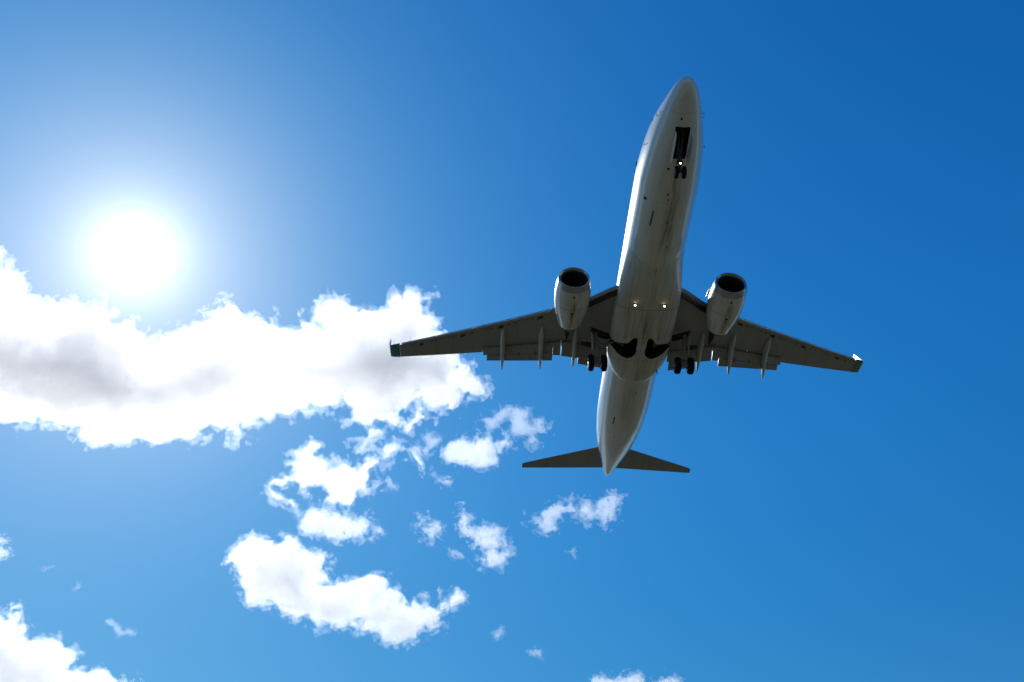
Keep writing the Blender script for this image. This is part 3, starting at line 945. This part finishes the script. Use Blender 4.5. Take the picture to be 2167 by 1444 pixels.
for c_ in wells + [nose_cut] + list(wings_cut.values()):
    bpy.data.objects.remove(c_, do_unlink=True)
CLOUDS = [
  ("huge white cloud bank below the sun, grey underneath, reaching the left wing", [-1492.9,-635.2,1251.7], [-0.21481,0.9501,0.22622], [0.65003,-0.03379,0.75915], [[[-420.5,200.3],[-416.2,188.7],[-420.4,173.0],[-420.4,162.3],[-409.2,162.7],[-404.0,148.2],[-378.8,130.2],[-395.2,108.4],[-392.6,98.6],[-370.8,91.2],[-340.1,77.9],[-314.5,88.1],[-274.1,89.7],[-259.7,85.0],[-239.7,98.3],[-222.3,98.6],[-204.8,82.7],[-192.7,69.8],[-201.9,57.5],[-177.8,55.7],[-162.8,47.8],[-144.9,31.6],[-142.0,12.2],[-132.5,-1.0],[-124.0,9.2],[-87.8,18.5],[-65.6,39.2],[-34.5,48.8],[-22.8,65.5],[-16.0,85.4],[27.6,87.1],[46.7,70.5],[43.7,55.7],[80.1,57.1],[136.4,57.6],[162.4,43.9],[185.4,58.1],[206.5,51.8],[229.9,30.3],[241.6,35.8],[238.4,54.3],[211.8,59.4],[209.6,74.5],[226.6,89.9],[250.1,101.1],[268.4,94.9],[288.9,103.9],[310.7,97.7],[338.2,82.7],[362.6,91.8],[387.1,91.1],[371.4,108.6],[390.4,123.4],[415.2,123.8],[440.1,136.6],[459.5,130.3],[481.4,117.2],[468.7,102.4],[468.7,84.4],[484.8,74.4],[497.6,53.1],[490.6,37.2],[510.4,32.8],[523.2,12.5],[549.0,-15.9],[552.5,-44.4],[585.6,-50.4],[585.6,-69.8],[615.5,-73.6],[628.7,-99.0],[598.8,-112.3],[569.1,-114.1],[562.0,-151.6],[539.6,-162.5],[523.3,-150.7],[490.8,-141.0],[459.7,-128.0],[431.3,-141.9],[422.2,-160.7],[422.2,-185.2],[399.7,-194.6],[381.8,-175.2],[366.2,-178.1],[381.8,-196.3],[356.2,-219.8],[332.0,-236.5],[319.9,-225.1],[299.1,-215.6],[304.6,-200.5],[328.6,-199.0],[314.4,-185.4],[289.3,-172.7],[295.8,-145.5],[256.9,-153.3],[233.3,-144.1],[198.4,-139.0],[174.2,-130.9],[165.8,-130.8],[157.5,-147.7],[131.6,-145.0],[114.1,-156.2],[97.8,-155.8],[80.5,-172.3],[66.4,-186.7],[49.3,-207.1],[28.2,-198.1],[-15.4,-180.0],[-43.7,-195.7],[-71.9,-181.4],[-102.6,-193.8],[-123.5,-209.5],[-138.6,-204.9],[-156.5,-184.9],[-171.4,-203.7],[-191.9,-197.0],[-221.4,-202.0],[-245.2,-189.2],[-273.3,-169.3],[-304.7,-161.5],[-327.9,-152.0],[-363.9,-147.1],[-419.3,-139.8],[-487.1,-119.9],[-520.9,33.4],[-471.4,168.6],[-437.6,208.4]],[[452.9,-149.1],[485.0,-171.2],[459.8,-174.0],[437.0,-195.7],[426.8,-202.1],[423.4,-191.9],[437.0,-170.0]]], [[-306.0,-54.5,143.2,1.5],[-74.1,-67.0,121.2,0.7],[427.8,-27.9,121.2,1.3],[272.9,-16.4,110.2,0.5]], 1.0),
  ("white torn cloud with a long curling tail, below the middle of the cloud bank", [-1915.0,-391.6,1201.7], [-0.12733,0.9848,0.11814], [0.53542,-0.03202,0.84398], [[[-194.4,-18.9],[-174.7,-3.4],[-141.0,1.7],[-131.3,13.9],[-158.9,24.2],[-121.9,38.2],[-122.4,50.4],[-102.0,57.5],[-85.5,76.9],[-66.3,71.7],[-74.7,62.9],[-91.6,52.3],[-87.6,38.3],[-63.2,27.9],[-28.2,14.0],[-14.4,17.5],[-21.9,35.0],[-1.2,42.1],[20.2,28.1],[54.6,52.9],[90.0,53.1],[96.6,72.7],[124.8,88.9],[146.5,78.3],[146.6,67.6],[179.0,64.2],[182.9,46.3],[201.2,25.0],[197.8,10.7],[179.6,28.5],[161.2,57.0],[136.2,55.1],[118.8,31.9],[94.4,14.1],[80.7,-7.0],[77.7,-28.1],[53.4,-42.1],[29.4,-55.9],[19.4,-73.3],[-4.8,-76.6],[-25.4,-78.2],[-46.5,-66.0],[-40.0,-52.2],[-47.1,-45.2],[-74.5,-48.6],[-81.0,-58.9],[-104.8,-60.5],[-122.2,-48.4],[-139.7,-34.5],[-166.9,-31.0],[-180.3,-34.4],[-166.1,-51.6],[-139.1,-51.7],[-118.2,-65.6],[-114.1,-86.2],[-141.6,-75.7],[-172.7,-55.0],[-187.0,-34.4]]], [], 1.0),
  ("small oblong white cloud between the torn cloud and the curved cloud", [-2167.4,-430.0,1201.7], [-0.1342,0.98478,0.11047], [0.48886,-0.03117,0.8718], [[[-110.5,0.9],[-104.1,23.4],[-78.8,42.2],[-52.4,38.5],[-29.4,27.3],[16.3,19.8],[28.3,0.9],[66.0,10.4],[80.3,-16.1],[60.0,-36.7],[29.6,-32.9],[-4.0,-42.2],[-34.2,-36.5],[-64.8,-21.5],[-83.3,-23.3]],[[89.7,-14.2],[105.1,-16.1],[113.1,-25.6],[86.8,-40.6]]], [], 1.0),
  ("ragged white puff left of the tailplane, below the two-horned cloud", [-1795.7,-51.7,1201.7], [-0.00189,0.99919,0.04021], [0.55597,-0.03237,0.83057], [[[-78.0,-5.9],[-57.9,17.7],[-27.3,24.5],[-0.2,36.4],[30.5,31.3],[34.0,7.6],[27.2,-9.3],[40.9,-19.4],[17.1,-36.2],[-13.4,-29.5],[-44.0,-22.7],[-67.8,-16.0]],[[44.2,17.8],[68.1,34.7],[78.3,17.8],[54.4,4.2]]], [], 1.0),
  ("broken wispy cloud with two horns, just left of the rear fuselage", [-1680.0,34.8,1201.7], [0.03275,0.99932,0.01689], [0.58049,-0.03277,0.81361], [[[-73.5,13.8],[-47.4,20.3],[-34.3,39.9],[-18.0,46.4],[-4.9,39.9],[1.7,46.4],[14.7,48.0],[24.5,26.8],[21.2,7.3],[31.0,-5.7],[44.1,0.8],[44.1,17.1],[70.3,23.6],[73.5,10.6],[63.7,0.8],[70.1,-12.2],[50.6,-15.4],[47.3,-34.9],[27.7,-47.8],[34.2,-28.4],[31.0,-12.2],[11.4,-21.9],[-4.9,-15.4],[-4.9,17.1],[-11.4,30.1],[-31.0,10.6],[-57.1,-5.7]]], [], 0.7),
  ("tiny upright wisp between the curling tail and the ragged puff", [-1769.2,-164.6,1201.7], [-0.04521,0.99652,0.07004], [0.5631,-0.03249,0.82575], [[[-18.6,15.9],[-8.7,24.3],[1.5,14.2],[21.7,14.2],[11.8,-0.8],[-4.9,-10.9],[-11.5,-24.2],[-21.6,-17.5],[-8.4,-0.8]]], [], 0.8),
  ("thin flat wisp under the ragged white puff", [-1932.9,-139.9,1201.7], [-0.03524,0.99761,0.0595], [0.52885,-0.0319,0.84811], [[[-25.9,14.1],[-4.5,1.8],[13.2,10.6],[25.8,-0.0],[13.5,-14.1],[-7.9,-9.9]]], [], 0.8),
  ("faint speck of cloud right below the torn cloud's tail", [-1948.2,-282.7,1201.7], [-0.08749,0.99194,0.09162], [0.52754,-0.03188,0.84893], [[[-19.7,7.1],[1.5,14.2],[19.8,-14.1],[-1.5,-10.6]]], [], 0.6),
  ("long curved white cloud at the bottom centre, thick at its left end", [-2699.6,-486.7,1251.7], [-0.13372,0.98643,0.0953], [0.42442,-0.0299,0.90497], [[[-375.9,85.7],[-366.1,109.6],[-344.3,133.8],[-333.9,152.0],[-304.9,164.4],[-267.9,152.6],[-214.0,159.2],[-208.7,171.5],[-164.9,153.6],[-151.1,129.3],[-89.2,117.6],[-57.5,99.5],[-74.9,81.2],[-67.4,57.0],[-47.3,27.0],[-83.2,14.9],[-46.5,12.0],[-10.6,27.0],[32.8,21.1],[87.4,45.4],[125.3,33.3],[132.7,3.0],[176.9,-9.1],[190.2,-33.2],[209.4,-45.3],[221.6,-33.3],[247.0,-45.4],[258.8,-15.2],[291.2,-45.6],[309.5,-15.2],[335.3,-33.5],[366.7,-6.1],[386.3,-27.5],[361.0,-45.8],[336.2,-75.9],[311.8,-117.8],[262.2,-141.2],[213.0,-158.5],[157.9,-169.7],[120.8,-163.5],[107.4,-134.0],[64.3,-127.8],[14.4,-104.0],[-33.4,-115.4],[-81.1,-123.8],[-112.6,-97.3],[-149.3,-85.4],[-204.9,-55.9],[-241.8,-38.3],[-265.0,-44.1],[-300.9,-38.1],[-320.9,-8.8],[-335.0,20.6],[-345.3,73.9]]], [[-198.0,57.9,97.3,0.4]], 1.0),
  ("small hooked white cloud, left of the pair below the tail", [-2186.3,-191.3,1201.7], [-0.05203,0.99659,0.0641], [0.48302,-0.03106,0.87506], [[[-35.9,7.8],[-20.5,28.7],[-4.7,33.9],[-14.7,7.8],[22.3,15.6],[35.8,2.6],[17.8,-33.7],[-8.9,-18.2]]], [], 0.8),
  ("white puff with a spike on top, right of the hooked cloud", [-2225.4,-35.4,1201.7], [0.00234,0.99942,0.03385], [0.47479,-0.0309,0.87956], [[[-70.5,42.2],[-57.5,79.4],[-43.6,52.8],[-43.3,26.3],[-5.6,29.0],[21.4,31.6],[37.6,21.1],[59.3,-15.8],[70.1,-47.2],[43.4,-78.4],[-4.8,-73.1],[-15.7,-57.5],[5.7,-47.1],[11.0,-31.5],[-26.7,-26.2],[-26.9,0.0],[-53.8,-0.0]]], [], 1.0),
  ("faint low wisp beneath the spiked puff, on its left", [-2330.3,-111.3,1201.7], [-0.02369,0.99863,0.04664], [0.45876,-0.03059,0.88803], [[[-26.6,14.9],[15.2,4.1],[26.6,-14.8],[-18.0,-4.0]]], [], 0.6),
  ("small wavy white cloud alone below the right half of the tailplane", [-2074.8,205.6,1201.7], [0.0897,0.99585,-0.01553], [0.49808,-0.03135,0.86656], [[[-123.7,-21.5],[-87.6,-13.9],[-82.3,6.3],[-51.2,19.0],[-9.9,29.1],[0.2,11.4],[41.5,26.5],[51.5,11.4],[98.2,44.2],[123.7,39.1],[102.3,-3.8],[81.3,-31.4],[71.4,-13.8],[35.6,-18.9],[5.1,1.3],[-30.8,-1.3],[-56.7,-18.9],[-51.8,-39.1],[-77.5,-44.1]]], [], 1.0),
  ("tiny faint speck below the small wavy cloud", [-2291.0,215.3,1201.7], [0.08773,0.99608,-0.01124], [0.46151,-0.03065,0.88661], [[[-11.0,-1.3],[11.2,12.0],[9.1,-12.0]]], [], 0.6),
  ("tiny puff right of the curved cloud's tip", [-2898.5,17.1,1201.7], [0.01613,0.99956,0.02472], [0.38221,-0.02901,0.92362], [[[-19.5,-4.0],[9.7,19.5],[19.5,-9.5],[-3.1,-19.4]]], [], 0.7),
  ("tiny flat puff near the bottom edge, centre of the photo", [-3045.3,144.6,1201.7], [0.05154,0.99862,0.0105], [0.36528,-0.02864,0.93046], [[[-30.3,3.2],[27.1,14.0],[30.2,-14.0],[-0.1,-9.5]]], [], 0.7),
  ("large white cloud cut off by the bottom left corner", [-3050.2,-1522.2,1151.7], [-0.38457,0.90562,0.17877], [0.36512,-0.02863,0.93052], [[[-184.6,139.1],[-162.7,110.0],[-159.3,150.8],[-132.3,153.2],[-146.0,132.5],[-114.6,129.3],[-106.9,103.5],[-83.8,89.0],[-76.1,63.2],[-79.4,41.1],[-55.3,41.2],[-24.6,45.1],[15.7,34.2],[29.8,12.0],[61.7,12.1],[81.8,-2.8],[65.4,-36.0],[43.5,-54.2],[69.3,-61.7],[98.6,-43.6],[122.8,-62.2],[176.8,-60.8],[212.1,-77.8],[241.6,-78.1],[273.8,-97.2],[285.5,-156.8],[-201.1,-146.7],[-245.6,-6.2],[-251.5,137.8]]], [], 1.0),
  ("faint zigzag wisp above the bottom left cloud, on its right", [-2930.3,-1267.1,1201.7], [-0.33173,0.92797,0.16979], [0.38958,-0.02917,0.92053], [[[-52.4,19.0],[-28.9,26.4],[-8.5,4.5],[3.9,-10.0],[35.1,-4.6],[53.1,-21.0],[13.0,-26.4],[-16.0,-19.0],[-32.6,0.9]]], [], 0.5),
  ("tiny bright streak of cloud above the faint zigzag wisp", [-2629.5,-1314.2,1201.7], [-0.36269,0.90982,0.20169], [0.42733,-0.02996,0.9036], [[[-8.0,-7.5],[7.1,10.2],[9.4,-4.1],[0.3,-10.2]]], [], 0.5),
  ("thin faint streak near the left edge, above the corner cloud", [-2506.5,-1360.7,1201.7], [-0.38183,0.89761,0.22023], [0.44496,-0.03032,0.89504], [[[-17.1,-3.0],[15.0,8.6],[17.1,3.7],[-14.9,-8.6]]], [], 0.35),
  ("white scrap of cloud cut by the left edge, above the corner cloud", [-2384.8,-1454.6,1201.7], [-0.4114,0.87759,0.24614], [0.46415,-0.0307,0.88522], [[[-2.0,29.8],[8.8,23.4],[3.3,8.8],[23.2,-13.7],[4.9,-29.6],[-17.9,-29.5],[-24.9,29.6]]], [], 0.8),
  ("low white cloud cut off by the bottom edge, below the plane", [-3221.5,525.9,1151.7], [0.15255,0.98799,-0.0245], [0.33203,-0.02789,0.94286], [[[-153.2,28.5],[-117.1,40.4],[-56.0,42.7],[-36.4,28.4],[10.0,47.4],[39.5,33.1],[110.2,40.1],[144.0,23.5],[161.7,-9.4],[59.9,-46.8],[-90.2,-47.0],[-164.7,-9.5]]], [], 1.0),
]
# ------------------------------------------------------------------ clouds: droplet volumes with their own place, size and thickness
VOX = 1.8
ERODE = 0.13


def cloud_material(name, dens):
    m, n, l = nmat(name)
    out = n.new('ShaderNodeOutputMaterial')
    pv = n.new('ShaderNodeVolumeScatter')
    pv.inputs['Color'].default_value = (0.93, 0.97, 1, 1)
    pv.inputs['Density'].default_value = dens
    pv.inputs['Anisotropy'].default_value = 0.6
    l.new(pv.outputs[0], out.inputs['Volume'])
    # the outermost droplets: a very thin milky skin
    tr = n.new('ShaderNodeBsdfTransparent')
    tl = n.new('ShaderNodeBsdfTranslucent')
    tl.inputs['Color'].default_value = (0.9, 0.9, 0.9, 1)
    mx = n.new('ShaderNodeMixShader')
    mx.inputs[0].default_value = 0.02
    l.new(tr.outputs[0], mx.inputs[1]); l.new(tl.outputs[0], mx.inputs[2])
    l.new(mx.outputs[0], out.inputs['Surface'])
    return m


def spline_up(n_out, period, rng_len):
    """matrix (n_out x rng_len) interpolating a coarse lattice with cubic B-splines"""
    x = np.arange(n_out) / period
    i = np.floor(x).astype(int)
    t = x - i
    M = np.zeros((n_out, rng_len), np.float32)
    w = ((1 - t) ** 3 / 6, (3 * t ** 3 - 6 * t ** 2 + 4) / 6, (-3 * t ** 3 + 3 * t ** 2 + 3 * t + 1) / 6, t ** 3 / 6)
    r = np.arange(n_out)
    for k in range(4):
        M[r, i + k] += w[k]
    return M


def noise3(shape, period, rng):
    dims = [int(s / period) + 5 for s in shape]
    c = rng.standard_normal(dims).astype(np.float32)
    for ax in range(3):
        M = spline_up(shape[ax], period, dims[ax])
        c = np.moveaxis(np.tensordot(M, c, axes=(1, ax)), 0, ax)
    return c / 0.33                    # roughly unit variance


def poly_sd(P, X, Y):
    P = np.asarray(P, np.float32)
    d2 = np.full(X.shape, 1e12, np.float32)
    ins = np.zeros(X.shape, bool)
    for a, b in zip(P, np.roll(P, -1, 0)):
        ex, ey = b - a
        wx, wy = X - a[0], Y - a[1]
        t = np.clip((wx * ex + wy * ey) / (ex * ex + ey * ey + 1e-9), 0, 1)
        d2 = np.minimum(d2, (wx - ex * t) ** 2 + (wy - ey * t) ** 2)
        c = (a[1] > Y) != (b[1] > Y)
        if ey != 0:
            ins ^= c & (X < ex * (Y - a[1]) / ey + a[0])
    d = np.sqrt(d2)
    return np.where(ins, d, -d)


def build_cloud(i, label, centre, u, v, polys, thick, dens):
    rng = np.random.default_rng(100 + i)
    u, v, c0 = Vector(u), Vector(v), Vector(centre)
    w = u.cross(v)
    allp = np.array([p for q in polys for p in q])
    lo, hi = allp.min(0), allp.max(0)
    size = hi - lo
    vox = VOX if max(size) > 800 else (1.5 if max(size) > 300 else (1.15 if max(size) > 90 else 0.8))
    pad = 12 * vox + 8
    xs = np.arange(lo[0] - pad, hi[0] + pad, vox)
    ys = np.arange(lo[1] - pad, hi[1] + pad, vox)
    X, Y = np.meshgrid(xs, ys, indexing='ij')
    D = np.full(X.shape, -1e9, np.float32)
    for q in polys:
        D = np.maximum(D, poly_sd(q, X, Y))
    dmax = float(D.max())
    Rr = np.full(X.shape, 0.25 * min(dmax, 80.0), np.float32)
    for tx, ty, tr, te in thick:
        Rr *= 1 + te * np.exp(-((X - tx) ** 2 + (Y - ty) ** 2) / tr ** 2)
    wmax = float(np.sqrt(2 * np.maximum(D, 0) * Rr).max()) * 1.25 + pad
    zs = np.arange(-wmax, wmax, vox)
    shape = (len(xs), len(ys), len(zs))
    F = np.empty(shape, np.float32)
    F[:] = D[:, :, None]
    F -= (zs[None, None, :] ** 2 / (2 * Rr[:, :, None])).astype(np.float32)
    # the billows are as large as the cloud is thick there
    M = D.copy()
    for ax in (0, 1):
        for st in (1, 2, 4, 8):
            M = np.maximum(M, np.maximum(np.roll(M, st, ax), np.roll(M, -st, ax)))
    K = np.clip(0.32 * M + 1.2, 1.2, 11.0).astype(np.float32)[:, :, None]
    amp0 = 1.0
    per = min(44.0, 2.0 * dmax + 8)
    a, p, tot = amp0, per, 0.0
    while p > 1.9 * vox:
        nz = noise3(shape, p / vox, rng)
        F += K * (a * (0.55 * nz + 0.6 * (0.8 - np.abs(nz))) if p < 30 else a * 0.85 * nz)
        tot += a
        p *= 0.5
        a *= 0.84
    F -= ERODE * tot * K
    root = surface("cloud", F, vox, xs, ys, zs, (u, v, w), cloud_material("cloud_droplets", (0.0195 if max(size) > 300 else 0.013) * dens))
    # thin fringe: the torn, half transparent edge of the cloud
    sft = min(7.5, 0.25 * dmax + 1.8)
    F += sft
    a, p = 0.9 * sft, min(18.0, 9 * vox)
    while p > 1.9 * vox:
        F += a * noise3(shape, p / vox, rng)
        p *= 0.5
        a *= 0.9
    fringe = surface("wispy_edge", F, vox, xs, ys, zs, (u, v, w), cloud_material("thin_droplets", 0.008 * dens))
    if root is None:
        root, fringe = fringe, None
        root.name = "cloud"
    if root is None:
        return
    root.location = c0
    if fringe is not None:
        fringe.parent = root
    tag(root, label, "cloud", "clouds in the sky", "thing")
    print('cloud', i, shape)


def surface(name, F, vox, xs, ys, zs, basis, mat):
    F[0] = F[-1] = -9; F[:, 0] = F[:, -1] = -9; F[:, :, 0] = F[:, :, -1] = -9
    g = openvdb.FloatGrid(-9.0)
    g.copyFromArray(F, tolerance=0.0)
    pts, quads = g.convertToQuads(isovalue=0.0)
    if len(pts) < 30:
        return None
    me = bpy.data.meshes.new(name)
    pts = pts * vox + np.array([xs[0], ys[0], zs[0]])
    me.vertices.add(len(pts))
    me.vertices.foreach_set('co', (pts @ np.array(basis)).astype(np.float32).ravel())
    me.loops.add(len(quads) * 4)
    me.loops.foreach_set('vertex_index', np.ascontiguousarray(quads[:, ::-1]).astype(np.int32).ravel())
    me.polygons.add(len(quads))
    me.polygons.foreach_set('loop_start', np.arange(0, 4 * len(quads), 4, dtype=np.int32))
    me.update(calc_edges=True)
    me.shade_smooth()
    me.materials.append(mat)
    o = bpy.data.objects.new(name, me)
    COL.objects.link(o)
    return o


for i_, cdat in enumerate(CLOUDS):
    build_cloud(i_, *cdat)
